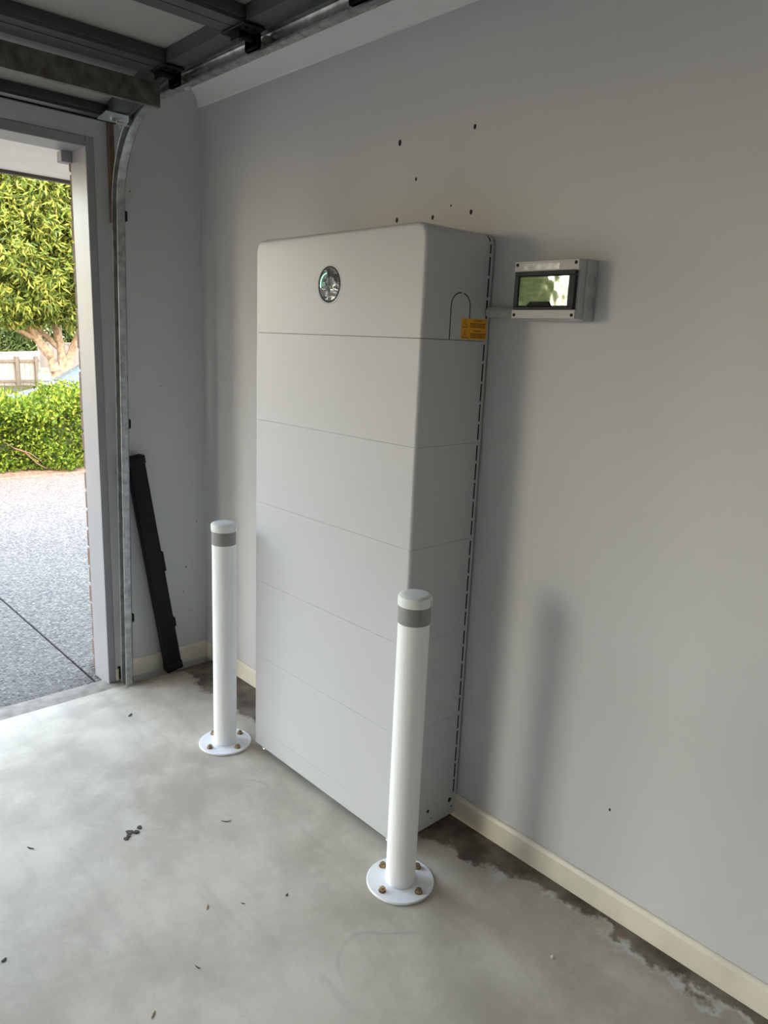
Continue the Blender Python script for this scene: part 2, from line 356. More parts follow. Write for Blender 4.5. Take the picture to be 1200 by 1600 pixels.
# old fixing holes in the battery wall
hm = B(); lathe(hm, (0, 0, 0), [(0, 0.0006), (0.0040, 0.0007), (0.0052, 0.0010), (0.0058, 0.0)], 14, 'x')
h0 = obj('screw_hole', hm, DARK, wall_battery, smooth=True)
for i, (y, z, s) in enumerate([(1.194, 2.077, 1.35), (1.491, 2.074, 1.0), (1.271, 1.966, 0.8), (1.195, 1.857, 1.1), (1.348, 1.852, 0.95), (1.496, 1.854, 1.0), (1.419, 1.878, 0.5), (2.12, 0.30, 0.6)]):
    h = h0 if i == 0 else piece('screw_hole', h0, wall_battery, (0, 0, 0))
    h.location = (0.0, y, z); h.scale = (1, s*0.85, s*1.2)
hd = B(); lathe(hd, (0, 0, 0), [(0, 0.0008), (0.003, 0.0007), (0.0035, 0)], 10, 'x')
h1 = obj('wall_nick', hd, DARK, wall_door, smooth=True)
for i, (x, z, s) in enumerate([(0.10, 0.455, 0.9), (0.043, 0.66, 0.6), (0.115, 0.34, 0.6), (0.31, 2.02, 0.7), (0.085, 0.24, 0.5), (0.20, 1.27, 0.5)]):
    h = h1 if i == 0 else piece('wall_nick', h1, wall_door, (0, 0, 0))
    h.location = (x, 0.0, z); h.scale = (1, s, s*1.5); h.rotation_euler = (0, 0, PI/2)

# outside brick veneer beside the opening: each brick its own piece
mort = B(); box(mort, -0.5, 0.436, -0.255, -0.146, -0.15, 2.19)
veneer = struct(obj('brick_veneer', mort, MORTAR))
bk = B(); box(bk, -0.115, 0.115, -0.055, 0.055, -0.038, 0.038, 0.004, 1)
brk0 = None
for c in range(27):
    z = -0.10+c*0.086
    for k in range(4):
        x1 = 0.4435-(0.12 if c % 2 else 0.0)-k*0.24
        if k == 0 and c % 2: pass
        xc = x1-0.115
        if xc-0.115 < -0.75: continue
        if brk0 is None: brk0 = obj('brick', bk, BRICK, veneer); o = brk0
        else: o = piece('brick', brk0, veneer, (0, 0, 0))
        o.location = (xc+random.uniform(-0.002, 0.002), -0.203+random.uniform(-0.002, 0.002), z)
    if c % 2:     # half brick at the reveal
        o = piece('brick', brk0, veneer, (0.4435-0.0525+random.uniform(-0.002, 0.002), -0.203, z)); o.scale = (0.456, 1, 1)

# eave over the drive, roof
soffit = struct(obj('eave_soffit', box(B(), -1.2, GX+1.2, -1.0, -0.14, 2.2, 2.212), CEIL))
gut = B(); prism(gut, [(-1.12, 2.21), (-1.12, 2.315), (-1.10, 2.325), (-1.0, 2.325), (-1.0, 2.185), (-1.03, 2.185), (-1.035, 2.2)], 'x', -1.2, GX+1.2)
struct(obj('fascia_gutter', gut, FASCIA))
rf = B(); prism(rf, [(-1.1, 2.34), (6.9, 5.2), (6.9, 5.28), (-1.1, 2.42)], 'x', -1.2, GX+1.2)
struct(obj('unseen_roof', rf, ROOFM))  # out-of-view slab, added to block light from above and cast the house shadow
struct(obj('gable_wall_right', prism(B(), [(-0.14, 2.51), (6.3, 2.51), (6.3, 4.92), (-0.14, 2.64)], 'x', -0.10, 0.0), WALL))

# driveway slabs with a control joint
DZ = -0.022
for a, b_, c, d in [(0.507, 3.3, -5.0, -0.056), (-1.9, 0.499, -5.0, -0.262), (3.308, 9.0, -5.0, -0.056)]:
    x0, x1, y0, y1 = a, b_, c, d
    struct(obj('driveway_slab', box(B(), x0, x1, y0, y1, -0.12, DZ, 0.003, 1), AGG))
struct(obj('driveway_apron', box(B(), 0.4375, 0.4995, -0.26, -0.056, -0.12, DZ), AGG))
struct(obj('driveway_joint', box(B(), 0.499, 0.507, -5.0, -0.056, -0.12, -0.045), DARK))
struct(obj('driveway_outer', box(B(), 2.2, 9.0, -14.0, -5.004, -0.12, DZ), AGG))
# garden bed under the hedge, lawn beyond
bed = B(); prism(bed, [(-6.7, -0.5), (-6.7, -0.22), (-6.4, -0.02), (-5.15, 0.01), (-5.004, -0.015), (-5.004, -0.5)], 'x', -8.0, 2.19)
struct(obj('garden_bed', bed, MULCH))
struct(obj('lawn', box(B(), -60, 60, -70, -6.705, -0.5, -0.2), GRASSM))
struct(obj('ground', box(B(), -60, 60, -14.0, 40, -0.62, -0.51), GRASSM))
# narrow concrete mowing edge between driveway and bed
struct(obj('garden_edging', box(B(), -1.9, 2.19, -5.055, -5.002, -0.1, -0.004, 0.006, 1), mat('mossy_edging', (0.10, 0.085, 0.07), 0.9, var=0.4, vscale=25)))

# ================================================================== GARAGE DOOR (sectional, rolled up overhead)
DX0, DX1 = 0.425, 5.55
door = empty('sectional_garage_door', (2.99, 1.3, 2.33), 'dark steel sectional garage door rolled open overhead', 'garage door')
edges = [(0.175, 2.212), (0.60, 2.288), (1.045, 2.292), (1.49, 2.292), (1.935, 2.292), (2.38, 2.292)]
T = 0.042
def sec_pt(a, b_, s, d):            # s metres along section from its lower edge, d = depth down from the skin
    A, C = Vector((0, *a)), Vector((0, *b_)); u = (C-A).normalized(); n = Vector((0, u.z, -u.y))   # n points down
    p = A + u*s - n*(T-d)
    return (p.y, p.z)
for i in range(5):
    a, b_ = edges[i], edges[i+1]
    L = (Vector(b_)-Vector(a)).length-0.004
    q = lambda s, d: sec_pt(a, b_, s, d)
    sk = B(); prism(sk, [q(0, -0.004), q(L, -0.004), q(L, 0), q(0, 0)], 'x', DX0, DX1)
    sec = obj('door_section', sk, DOORSKIN, door)
    RW = 0.026 if i == 0 else 0.045
    for s0, s1 in ((0.0, RW), (L-0.05, L)):          # folded rails along the section edges: C shape
        r = B(); prism(r, [q(s0, 0.0005), q(s1, 0.0005), q(s1, T), q(s0, T), ], 'x', DX0, DX1)
        obj('rail', r, DOORRAIL, sec)
    inner = [(RW, RW+0.008, 0.022, 0.032), (L-0.062, L-0.05, 0.012, 0.030)]
    for s0, s1, d0, d1 in inner:
        r = B(); prism(r, [q(s0, d0), q(s1, d0), q(s1, d1), q(s0, d1)], 'x', DX0+0.06, DX1-0.06)
        obj('rail_lip', r, DOORRAIL, sec)
    for x0, x1 in ((DX0, DX0+0.055), (1.72, 1.78), (2.96, 3.02), (4.2, 4.26), (DX1-0.055, DX1)):
        r = B(); prism(r, [q(0.051, 0.0005), q(L-0.051, 0.0005), q(L-0.051, T-0.002), q(0.051, T-0.002)], 'x', x0, x1)
        obj('stile', r, DOORRAIL, sec)
    # end stile outer flange, catching the light
    r = B(); prism(r, [q(0.0, T-0.008), q(L, T-0.008), q(L, T), q(0.0, T)], 'x', DX0-0.012, DX0-0.0005)
    obj('end_flange', r, DOORRAIL, sec)
# bottom weather seal
r = B(); yy, zz = edges[0]; prism(r, [(yy-0.022, zz-0.002), (yy-0.001, zz-0.004), (yy-0.006, zz+0.036), (yy-0.028, zz+0.034)], 'x', DX0, DX1)
obj('bottom_seal', r, BLACKP, door)
# reinforcing strut under the bottom section (a U channel on its side)
st = B(); y0 = 0.435
sec = [(0.503, 2.276), (0.503, 2.206), (0.494, 2.203), (0.484, 2.205), (0.484, 2.208), (0.4985, 2.209), (0.4985, 2.2735), (0.425, 2.2595), (0.425, 2.2565), (0.424, 2.2625)]
prism(st, [(0.503, 2.274), (0.503, 2.203), (0.485, 2.203), (0.485, 2.206), (0.500, 2.206), (0.500, 2.2665), (0.43, 2.254), (0.43, 2.257)], 'x', 0.427, DX1-0.02)
obj('strut', st, GALVD, door)
# hinges with rollers at the section joints
def hinge(y, z):
    h = B()
    box(h, DX0-0.004, DX0+0.066, y-0.058, y+0.058, z-0.007, z-0.001, 0.002, 1); box(h, DX0+0.052, DX0+0.058, y-0.022, y+0.022, z-0.034, z-0.004, 0.003, 1)
    cyl(h, (DX0-0.002, y, z-0.014), (DX0+0.06, y, z-0.014), 0.010, seg=14)
    for s in (-1, 1):
        box(h, DX0-0.004, DX0+0.004, y-0.034, y+0.034, z-0.044, z-0.004, 0.008, 2)
        cyl(h, (DX0+0.02, y+s*0.034, z-0.012), (DX0+0.02, y+s*0.034, z-0.004), 0.007, seg=6)
        cyl(h, (DX0+0.045, y+s*0.034, z-0.012), (DX0+0.045, y+s*0.034, z-0.004), 0.007, seg=6)
    lathe(h, (DX0-0.004, y, z-0.020), [(0.0, 0), (0.020, 0), (0.020, 0.007), (0.0, 0.007)], 20, 'x')
    ho = obj('hinge', h, BLACKP, door, smooth=True)
    rl = B(); cyl(rl, (0.375, y, z-0.018), (DX0+0.03, y, z-0.018), 0.0055, seg=12)
    lathe(rl, (0.375, y, z-0.018), [(0.006, 0), (0.014, 0.0), (0.019, 0.003), (0.0235, 0.002), (0.0235, 0.012), (0.019, 0.011), (0.014, 0.013), (0.006, 0.013)], 26, 'x')
    obj('roller', rl, NYLON, ho, smooth=True)
for k in (1, 2, 3, 4): hinge(*edges[k])
bb = B(); yb, zb = edges[0]
prism(bb, [(yb-0.002, zb-0.003), (yb+0.075, zb+0.0095), (yb+0.075, zb+0.0125), (yb-0.002, zb+0.0)], 'x', DX0-0.004, DX0+0.075)
prism(bb, [(yb-0.002, zb-0.022), (yb+0.075, zb-0.008), (yb+0.075, zb+0.012), (yb-0.002, zb)], 'x', DX0-0.007, DX0-0.004)
cyl(bb, (DX0+0.035, yb+0.035, zb-0.008), (DX0+0.035, yb+0.035, zb+0.004), 0.008, seg=6)
bb_o = obj('bottom_bracket', bb, ZINC, door)
rl = B(); ry, rz = 0.205, 2.205
cyl(rl, (0.375, ry, rz), (DX0+0.02, ry, rz), 0.0055, seg=12); lathe(rl, (0.375, ry, rz), [(0.006, 0), (0.019, 0.0), (0.021, 0.003), (0.021, 0.011), (0.006, 0.013)], 24, 'x')
obj('roller', rl, NYLON, bb_o, smooth=True)

# ------------------------------------------------------------------ door track
track = empty('garage_door_track', (0.42, 0.06, 0.0), 'galvanised steel door track curving from floor up to ceiling', 'track')
path = []; R_, TY, TZ = 0.35, 0.062, 1.93
for i in range(12): path.append((TY, 0.003+i/12*(TZ-0.003), 0.0))
for i in range(17): a = i/16*PI/2; path.append((TY+R_*(1-math.cos(a)), TZ+R_*math.sin(a), a))
for i in range(1, 6): path.append((TY+R_+i/5*2.2, TZ+R_, PI/2))
prof = [(0.013, 0.017), (0.0165, 0.019), (0.016, 0.0245), (0.010, 0.0265), (-0.010, 0.0265), (-0.0155, 0.022), (-0.0165, 0.014), (-0.0165, -0.014), (-0.0155, -0.022), (-0.010, -0.0265), (0.010, -0.0265), (0.016, -0.0245)]
th = 0.0017
inn = [(x*1.0-(0.0 if abs(x) < 0.012 else math.copysign(th, x)), n-math.copysign(th, n)) for x, n in prof]
full = prof + inn[::-1]
bm = B(); rows = []
for (y, z, a) in path:
    n = Vector((0, math.cos(a), -math.sin(a)))
    xo = 0.420-0.035*min(1.0, z/TZ)
    rows.append([bm.verts.new((xo+px, y+n.y*pn, z+n.z*pn)) for px, pn in full])
K = len(full)
for r0, r1 in zip(rows[:-1], rows[1:]):
    for k in range(K): bm.faces.new((r0[k], r0[(k+1) % K], r1[(k+1) % K], r1[k]))
bm.faces.new(rows[0][::-1]); bm.faces.new(rows[-1])
obj('rail', bm, GALV, track, smooth=True)
# jamb brackets with bolts
for z in (1.915, 1.125, 0.30):
    xo = 0.420-0.035*z/TZ
    k = B(); box(k, xo-0.024, xo-0.0168, TY-0.014, TY+0.014, z-0.020, z+0.020, 0.001, 1)
    box(k, xo-0.027, xo-0.0242, 0.0005, TY+0.016, z-0.017, z+0.017)
    bo = obj('jamb_bracket', k, BLACKP, track)
    for dz in (-0.011, 0.011):
        s = B(); cyl(s, (xo-0.032, TY+0.004, z+dz), (xo-0.0272, TY+0.004, z+dz), 0.005, seg=6); obj('bolt', s, ZINC, bo)
# perforated support angle running beside the horizontal track
k = B(); prism(k, [(0.352, 2.312), (0.392, 2.312), (0.392, 2.315), (0.355, 2.315), (0.355, 2.352), (0.352, 2.352)], 'y', 0.40, 2.6)
obj('support_angle', k, GALV, track)
tag(struct(obj('trim_6', box(B(), 0.376, 0.395, 0.0005, 0.026, 1.895, 2.25, 0.001, 1), TIMBER)))

# ================================================================== BATTERY STACK
BX, BD = 0.27, 0.26                       # front face, back flange at 0.010
Y0, Y1 = 0.826, 1.594
ZT, ZC, MH = 1.789, 1.5025, 0.2835
bat = empty('home_battery_stack', (0.14, (Y0+Y1)/2, 0.0), 'tall white home battery stack with round display standing against wall', 'battery')
def rrect(y0, y1, z0, z1, r, seg=10):      # outline in (y,z), rounded at the two top corners
    p = [(y0, z0), (y1, z0)]
    if r <= 0: return p+[(y1, z1), (y0, z1)]
    for i in range(seg+1): t = i/seg*PI/2; p.append((y1-r+r*math.cos(t), z1-r+r*math.sin(t)))
    for i in range(seg+1): t = PI/2+i/seg*PI/2; p.append((y0+r+r*math.cos(t), z1-r+r*math.sin(t)))
    return p
def shell(y0, y1, z0, z1, r, x0, x1, fil, bottom_fillet=False):
    """extruded outline with a rounded front edge (not along the bottom, nor the top unless r>0)"""
    bm = B(); rows = []
    n = 6
    for i in range(n+2):
        if i == 0: x, o = x0, 0.0
        else:
            t = (i-1)/n*PI/2; x = x1-fil+fil*math.sin(t); o = fil*(1-math.cos(t))
        ol = rrect(y0+o, y1-o, z0, z1-(o if r > 0 else 0), max(r-o, 0.004) if r > 0 else 0)
        rows.append([bm.verts.new((x, y, z)) for y, z in ol])
    K = len(rows[0])
    for a, b_ in zip(rows[:-1], rows[1:]):
        for k in range(K): bm.faces.new((a[k], a[(k+1) % K], b_[(k+1) % K], b_[k]))
    bm.faces.new(rows[0][::-1]); bm.faces.new(rows[-1])
    return bm
G = 0.0011
SX0, SX1 = 0.0235, 0.0170                 # slot between shell and back flange
def module(name, z0, z1, r, nslots, label=None):
    g0 = 0.0012 if r > 0 else 0.0004
    o = obj(name, shell(Y0, Y1, z0+g0, z1-(0 if r > 0 else 0.0004), r, SX0, BX, 0.010), POWDER, bat, smooth=True)
    fl = prism(B(), rrect(Y0-0.001, Y1+0.001, z0+G*0.3, z1-(0 if r > 0 else G*0.3)+(0.001 if r > 0 else 0), r), 'x', 0.0085, SX1)
    obj('back_flange', fl, POWDER, o)
    co = prism(B(), rrect(Y0+0.0007, Y1-0.0007, z0, z1-(0.0007 if r > 0 else 0), max(r-0.0007, 0)), 'x', 0.012, BX-0.012)
    obj('inner_frame', co, DARK, o)
    # bridges between the dark slots
    p = (z1-z0)/nslots
    for i in range(nslots+1):
        zc = z0+i*p if i < nslots else z1
        if r > 0 and i == nslots: zc = z1-r*0.7
        if i == 0: zc += 0.004
        if i == nslots and r <= 0: zc -= 0.004
        for ys in (Y0-0.0002, Y1-0.0038):
            tb = B(); box(tb, SX1-0.0005, SX0+0.0005, ys, ys+0.004, zc-0.004, zc+0.004)
            obj('slot_bridge', tb, POWDER, o)
    return o
ctrl = module('inverter_unit', ZC, ZT, 0.036, 5)
zt = ZC
for i in range(5):
    module('battery_module', zt-MH, zt, 0, 5); zt -= MH
base = obj('base_unit', shell(Y0, Y1, 0.016, zt-0.0002, 0, 0.0085, BX, 0.010), POWDER, bat, smooth=True)
for x, z, r in ((0.136, 0.072, 0.0055), (0.036, 0.070, 0.008), (0.026, 0.043, 0.003), (0.12, 0.040, 0.002)):
    h = B(); cyl(h, (x, Y1-0.002, z), (x, Y1+0.0006, z), r, seg=18); obj('hole', h, DARK, base)
for x, y in ((0.245, Y0+0.045), (0.245, Y1-0.045), (0.05, Y0+0.05), (0.05, Y1-0.05)):
    f = B(); cyl(f, (x, y, 0.0), (x, y, 0.004), 0.018, 0.016, 18); cyl(f, (x, y, 0.004), (x, y, 0.018), 0.008, seg=14); obj('levelling_foot', f, ZINC, bat, smooth=True)
# round display recessed in the inverter front
DY, DZc, DR = 1.209, 1.6455, 0.0505
d = B(); lathe(d, (BX, DY, DZc), [(DR+0.007, -0.0006), (DR+0.006, 0.0008), (DR+0.001, 0.0002), (DR, -0.0005)], 56, 'x')
disp = obj('display', d, POWDER, ctrl, smooth=True)
d = B(); lathe(d, (BX, DY, DZc), [(DR+0.0005, 0.0004), (DR-0.003, 0.0004), (DR-0.004, 0.0008), (DR-0.0045, 0.0002)], 56, 'x'); obj('display_rim', d, BLACKP, disp)
# creased film: faceted fan so that every crease mirrors something else
d = B(); random.seed(3); ctr = d.verts.new((BX+0.0045, DY+0.004, DZc-0.012)); ring1, ring2 = [], []
ns = 18
for i in range(ns):
    t = 2*PI*i/ns; rr = (DR-0.004)*random.uniform(0.45, 0.62)
    ring1.append(d.verts.new((BX+random.uniform(0.001, 0.0075), DY+rr*math.cos(t), DZc+rr*math.sin(t))))
    ring2.append(d.verts.new((BX+0.0006, DY+(DR-0.004)*math.cos(t), DZc+(DR-0.004)*math.sin(t))))
for i in range(ns):
    j = (i+1) % ns
    d.faces.new((ctr, ring1[i], ring1[j])); d.faces.new((ring1[i], ring2[i], ring2[j])); d.faces.new((ring1[i], ring2[j], ring1[j]))
obj('screen_film', d, FILM, disp)
d = B(); pts = []
for i in range(15): t = math.radians(92+i*6.8); pts.append((BX+0.0078, DY+0.034*math.cos(PI-t+PI)*0+DY*0-0.0+(-0.031*math.sin(t-PI/2)), DZc+0.031*math.cos(t-PI/2)))
pts = [(BX+0.0078, DY-0.031*math.sin(a), DZc+0.031*math.cos(a)) for a in [math.radians(8+i*6.6) for i in range(16)]]
tube(d, pts, 0.0011, 6); obj('light_strip', d, GREEN, disp)
# knock-out outline on the inverter side
AX0, AX1, AZ = 0.166, 0.090, 1.626
arch = [(AX0, ZC+0.004), (AX0, 1.592)]
cxa, ra = (AX0+AX1)/2, (AX0-AX1)/2
for i in range(1, 12): t = PI-i/12*PI; arch.append((cxa-ra*math.cos(t)*1.0, AZ-ra*0.9+ra*0.9*math.sin(t)))
arch = [(AX0, ZC+0.002), (AX0, AZ-ra*0.9)] + [(cxa+ra*math.cos(t), AZ-ra*0.9+ra*0.9*math.sin(t)) for t in [i/14*PI for i in range(1, 14)]] + [(AX1, AZ-ra*0.9), (AX1, ZC+0.002)]
def ribbon(pts, w, y, y2):
    bm = B(); A = []
    for i, p in enumerate(pts):
        q0 = Vector(pts[max(i-1, 0)]); q1 = Vector(pts[min(i+1, len(pts)-1)]); dd = (q1-q0).normalized(); nn = Vector((-dd.y, dd.x))*w/2
        A.append([bm.verts.new((p[0]+s*nn.x, yy, p[1]+s*nn.y)) for s, yy in ((1, y), (-1, y), (-1, y2), (1, y2))])
    for a, b_ in zip(A[:-1], A[1:]):
        for k in range(4): bm.faces.new((a[k], a[(k+1) % 4], b_[(k+1) % 4], b_[k]))
    bm.faces.new(A[0][::-1]); bm.faces.new(A[-1])
    return bm
obj('knockout_groove', ribbon(arch[:9], 0.0032, Y1-0.002, Y1+0.0004), DARK, ctrl)
obj('knockout_groove', ribbon(arch[9:], 0.0028, Y1-0.002, Y1+0.0004), DARK, ctrl)
# warning sticker
LX0, LX1, LZ0, LZ1 = 0.1215, 0.0165, 1.5065, 1.5615
lb = obj('warning_label', box(B(), LX1, LX0, Y1+0.0004, Y1+0.0009, LZ0, LZ1), ORANGE, ctrl)
lb['label'] = 'orange warning sticker with two black triangles'
yl = Y1+0.0011
def text(body, size, x, z, parent):
    cu = bpy.data.curves.new('lettering', 'FONT'); cu.body = body; cu.size = size; cu.align_x = 'CENTER'; cu.align_y = 'CENTER'; cu.extrude = 0.0001
    tmp = bpy.data.objects.new('tmp', cu); COL.objects.link(tmp)
    bpy.context.view_layer.update()
    me = bpy.data.meshes.new_from_object(tmp.evaluated_get(bpy.context.evaluated_depsgraph_get()))
    bpy.data.objects.remove(tmp)
    me.transform(Matrix.Rotation(PI, 4, 'Z') @ Matrix.Rotation(PI/2, 4, 'X'))
    me.materials.clear(); me.materials.append(INK)
    me.transform(Matrix.Translation(Vector((x, yl, z))-wloc(parent)))
    o = bpy.data.objects.new('lettering', me); COL.objects.link(o); o.parent = parent
    return o
for zc in (1.5475, 1.5205):
    text('WARNING', 0.0062, 0.054, zc+0.0085, lb)
    ln = B(); random.seed(int(zc*1e4))
    for r_, zz in enumerate((zc+0.001, zc-0.0035, zc-0.008)):
        x = 0.087-random.uniform(0, 0.006)
        while x > 0.022+random.uniform(0, 0.006):
            w = random.uniform(0.003, 0.009); box(ln, x-w, x, yl-0.0002, yl+0.0001, zz-0.0011, zz+0.0011); x -= w+0.0014
    obj('small_print', ln, INK, lb)
    tri = [(0.1165, zc-0.0095), (0.0965, zc-0.0095), (0.1065, zc+0.0105), (0.1165, zc-0.0095), (0.0965, zc-0.0095)]
    obj('warning_triangle', ribbon(tri, 0.0016, yl-0.0002, yl+0.0001), INK, lb)
    obj('bolt_mark', ribbon([(0.1075, zc+0.004), (0.1085, zc-0.001), (0.1048, zc-0.0015), (0.1065, zc-0.0065)], 0.0012, yl-0.0002, yl+0.0001), INK, lb)

# ================================================================== BREAKER ENCLOSURE AND CONDUIT
EY0, EY1, EZ0, EZ1, ED = 1.727, 1.918, 1.563, 1.703, 0.080
enc = empty('breaker_enclosure', (0.0, (EY0+EY1)/2, EZ0), 'small grey breaker enclosure with tinted window mounted on wall', 'breaker box')
bm = B(); box(bm, 0.0005, 0.046, EY0-0.002, EY1+0.003, EZ0-0.004, EZ1+0.002, 0.004, 2); obj('back_box', bm, BRKBOX, enc, smooth=True)
WY0, WY1, WZ0, WZ1 = EY0+0.005, EY1-0.006, EZ0+0.022, EZ1-0.026
bm = B(); box(bm, 0.0465, 0.070, EY0, EY1, EZ0, EZ1, 0.003, 2)
box(bm, 0.068, ED, EY0, EY1, EZ0, WZ0, 0.0015, 1); box(bm, 0.068, ED, EY0, EY1, WZ1, EZ1, 0.0015, 1)
cov = obj('cover', bm, BRKBOX, enc, smooth=True)
for y in (EY0+0.009, EY1-0.009):
    for z in (EZ0+0.009, EZ1-0.009):
        s = B(); cyl(s, (ED-0.002, y, z), (ED+0.0008, y, z), 0.0042, seg=14); obj('screw_cap', s, BLACKP, cov)
fr = B()
for (a, b_, c, d_) in ((WY0, WY1, WZ1-0.010, WZ1-0.0005), (WY0, WY1, WZ0+0.0005, WZ0+0.007), (WY0, WY0+0.013, WZ0+0.0072, WZ1-0.0102), (WY1-0.016, WY1, WZ0+0.0072, WZ1-0.0102)):
    box(fr, 0.0705, ED+0.003, a, b_, c, d_, 0.001, 1)
win = obj('window_frame', fr, TEALD, enc)
glass = bpy.data.materials.new('tinted_window'); glass.use_nodes = True; gb = glass.node_tree.nodes['Principled BSDF']
gb.inputs['Base Color'].default_value = (0.10, 0.11, 0.11, 1); gb.inputs['Roughness'].default_value = 0.04; gb.inputs['Specular IOR Level'].default_value = 1.0; gb.inputs['IOR'].default_value = 2.2
gb.inputs['Coat Weight'].default_value = 1.0; gb.inputs['Coat Roughness'].default_value = 0.02
nt = glass.node_tree; tcg = N(nt, 'ShaderNodeTexCoord'); nn = noise(nt, tcg.outputs['Object'], 26, 1.0); bp = N(nt, 'ShaderNodeBump'); bp.inputs['Strength'].default_value = 0.05; bp.inputs['Distance'].default_value = 0.01
nt.links.new(nn, bp.inputs['Height']); nt.links.new(bp.outputs['Normal'], gb.inputs['Normal'])
bm = B(); box(bm, 0.072, ED+0.0005, WY0+0.0132, WY1-0.0162, WZ0+0.0073, WZ1-0.0103, 0.003, 2); obj('window_pane', bm, glass, enc)
bm = B(); prism(bm, [(WY0+0.045, WZ0+0.008), (WY0+0.115, WZ0+0.008), (WY0+0.108, WZ0+0.019), (WY0+0.053, WZ0+0.019)], 'x', ED+0.0008, ED+0.006); obj('latch', bm, BLACKP, win)
st = B(); box(st, ED+0.0001, ED+0.0005, EY0+0.03, EY0+0.135, WZ1+0.004, WZ1+0.018); obj('clear_sticker', st, mat('pale_sticker', (0.66, 0.66, 0.68), 0.15, var=0.35, vscale=60), cov)
for z, r_ in ((1.656, 0.0165), (1.604, 0.0145)):
    kk = B()
    pts = [(0.024+r_*math.cos(t)*0.9, EY1+0.0032, z+r_*math.sin(t)) for t in [2*PI*i/28 for i in range(29)]]
    tube(kk, pts, 0.0007, 5)
    pts = [(0.024+r_*.6*math.cos(t)*0.9, EY1+0.0032, z+r_*.6*math.sin(t)) for t in [2*PI*i/28 for i in range(29)]]
    tube(kk, pts, 0.0006, 5); obj('knockout_ring', kk, mat('enclosure_groove', (0.25, 0.25, 0.265), 0.5), enc)
con = B(); prof = []
n = 34; ca, cb = Y1-0.01, EY0-0.0025
for i in range(n+1):
    h = i/n*(cb-ca)
    for dr, dh in ((0.0125, 0.0), (0.0138, 0.0012), (0.0138, 0.0024), (0.0125, 0.0032)):
        if h+dh <= cb-ca: prof.append((dr, h+dh))
prof = [(0.0, 0.0)]+prof+[(0.0, cb-ca)]
lathe(con, (0, 0, 0), prof, 20, 'z'); bmesh.ops.rotate(con, cent=(0, 0, 0), matrix=Matrix.Rotation(-PI/2, 3, 'X'), verts=con.verts[:])
bmesh.ops.translate(con, vec=(0.0145, ca, 1.582), verts=con.verts[:])
# keep clear of the battery body: trim to the visible run
for v in con.verts:
    if v.co.y < Y1+0.0015: v.co.y = Y1+0.0015
cdt = obj('conduit', con, CONDUIT, None, loc=(0.022, Y1, 1.58), smooth=True)
tag(cdt, 'short ribbed grey conduit between battery stack and breaker enclosure', 'conduit')

# ================================================================== BOLLARDS
def bollard(x, y, label, zc, rot):
    t = empty('safety_bollard', (x, y, 0), label, 'bollard', 'white bollards in front of the battery')
    R = 0.042
    b = B(); lathe(b, (x, y, 0), [(0, 0.0005), (0.094, 0.0005), (0.0955, 0.002), (0.0955, 0.0065), (0.094, 0.008), (0.0, 0.008)], 64); obj('base_plate', b, POST, t, smooth=True)
    b = B(); lathe(b, (x, y, 0), [(R, 0.0082), (R, 0.4), (R, zc-0.08), (R, zc-0.035), (R-0.004, zc-0.033)], 48); obj('post', b, POST, t, smooth=True)
    b = B(); lathe(b, (x, y, 0), [(R+0.0002, zc-0.079), (R+0.0008, zc-0.0785), (R+0.0008, zc-0.031), (R+0.0002, zc-0.0305)], 48); obj('reflective_band', b, TAPE, t, smooth=True)
    b = B(); lathe(b, (x, y, 0), [(R-0.002, zc-0.031), (R+0.0022, zc-0.031), (R+0.0028, zc-0.0295), (R+0.0028, zc-0.010), (R+0.0018, zc-0.006), (R-0.002, zc-0.003), (R-0.008, zc-0.0012), (R-0.014, zc-0.0006), (0, zc)], 48); cap = obj('cap', b, CAP, t, smooth=True)
    a = rot+1.9; s = B(); box(s, -0.0007, 0.0007, -0.0006, 0.0006, zc-0.029, zc-0.010)
    bmesh.ops.translate(s, vec=(R+0.0028, 0, 0), verts=s.verts[:]); bmesh.ops.rotate(s, cent=(0, 0, 0), matrix=Matrix.Rotation(a, 3, 'Z'), verts=s.verts[:]); bmesh.ops.translate(s, vec=(x, y, 0), verts=s.verts[:])
    obj('cap_seam', s, mat('cap_seam_grey', (0.35, 0.36, 0.37), 0.5), cap)
    for k in range(4):
        a = rot+k*PI/2; bx, by = x+0.071*math.cos(a), y+0.071*math.sin(a)
        n = B(); cyl(n, (bx, by, 0.0082), (bx, by, 0.0098), 0.0112, seg=20); cyl(n, (bx, by, 0.0098), (bx, by, 0.0168), 0.0094, 0.0092, seg=6); cyl(n, (bx, by, 0.0168), (bx, by, 0.021), 0.0052, 0.005, seg=12)
        obj('anchor_bolt', n, BRASS, t)
bollard(0.3465, 0.745, 'white bollard left of the battery, farther away near the door track', 0.853, 0.14)
bollard(0.353, 1.700, 'white bollard at right front corner of battery, nearest the viewer', 0.862, 0.035)

# ================================================================== LEANING CASE
p0 = Vector((0.207, 0.066, 0.012)); p1 = Vector((0.345, 0.034, 0.985))
ax = (p1-p0).normalized(); ux = (Vector((1, 0, 0))-ax*ax.x).normalized(); uy = ax.cross(ux)
LEN = (p1-p0).length
FR = Matrix((ux, uy, ax)).transposed().to_4x4(); FR.translation = p0
case = empty('long_hard_case', (0.207, 0.066, 0.0), 'long slim black hard case with latches leaning in the corner', 'case')
def cpart(name, bm, m, parent=None, smooth=False):
    bmesh.ops.transform(bm, matrix=FR, verts=bm.verts[:]); return obj(name, bm, m, parent or case, smooth=smooth)
cpart('body_shell', box(B(), -0.036, 0.036, -0.020, 0.0025, 0, LEN, 0.005, 2), BLACKP, smooth=True)
cpart('lid_shell', box(B(), -0.036, 0.036, 0.0045, 0.022, 0, LEN, 0.006, 2), BLACKP, smooth=True)
cpart('seam', box(B(), -0.034, 0.034, 0.002, 0.005, 0.002, LEN-0.002), DARK)
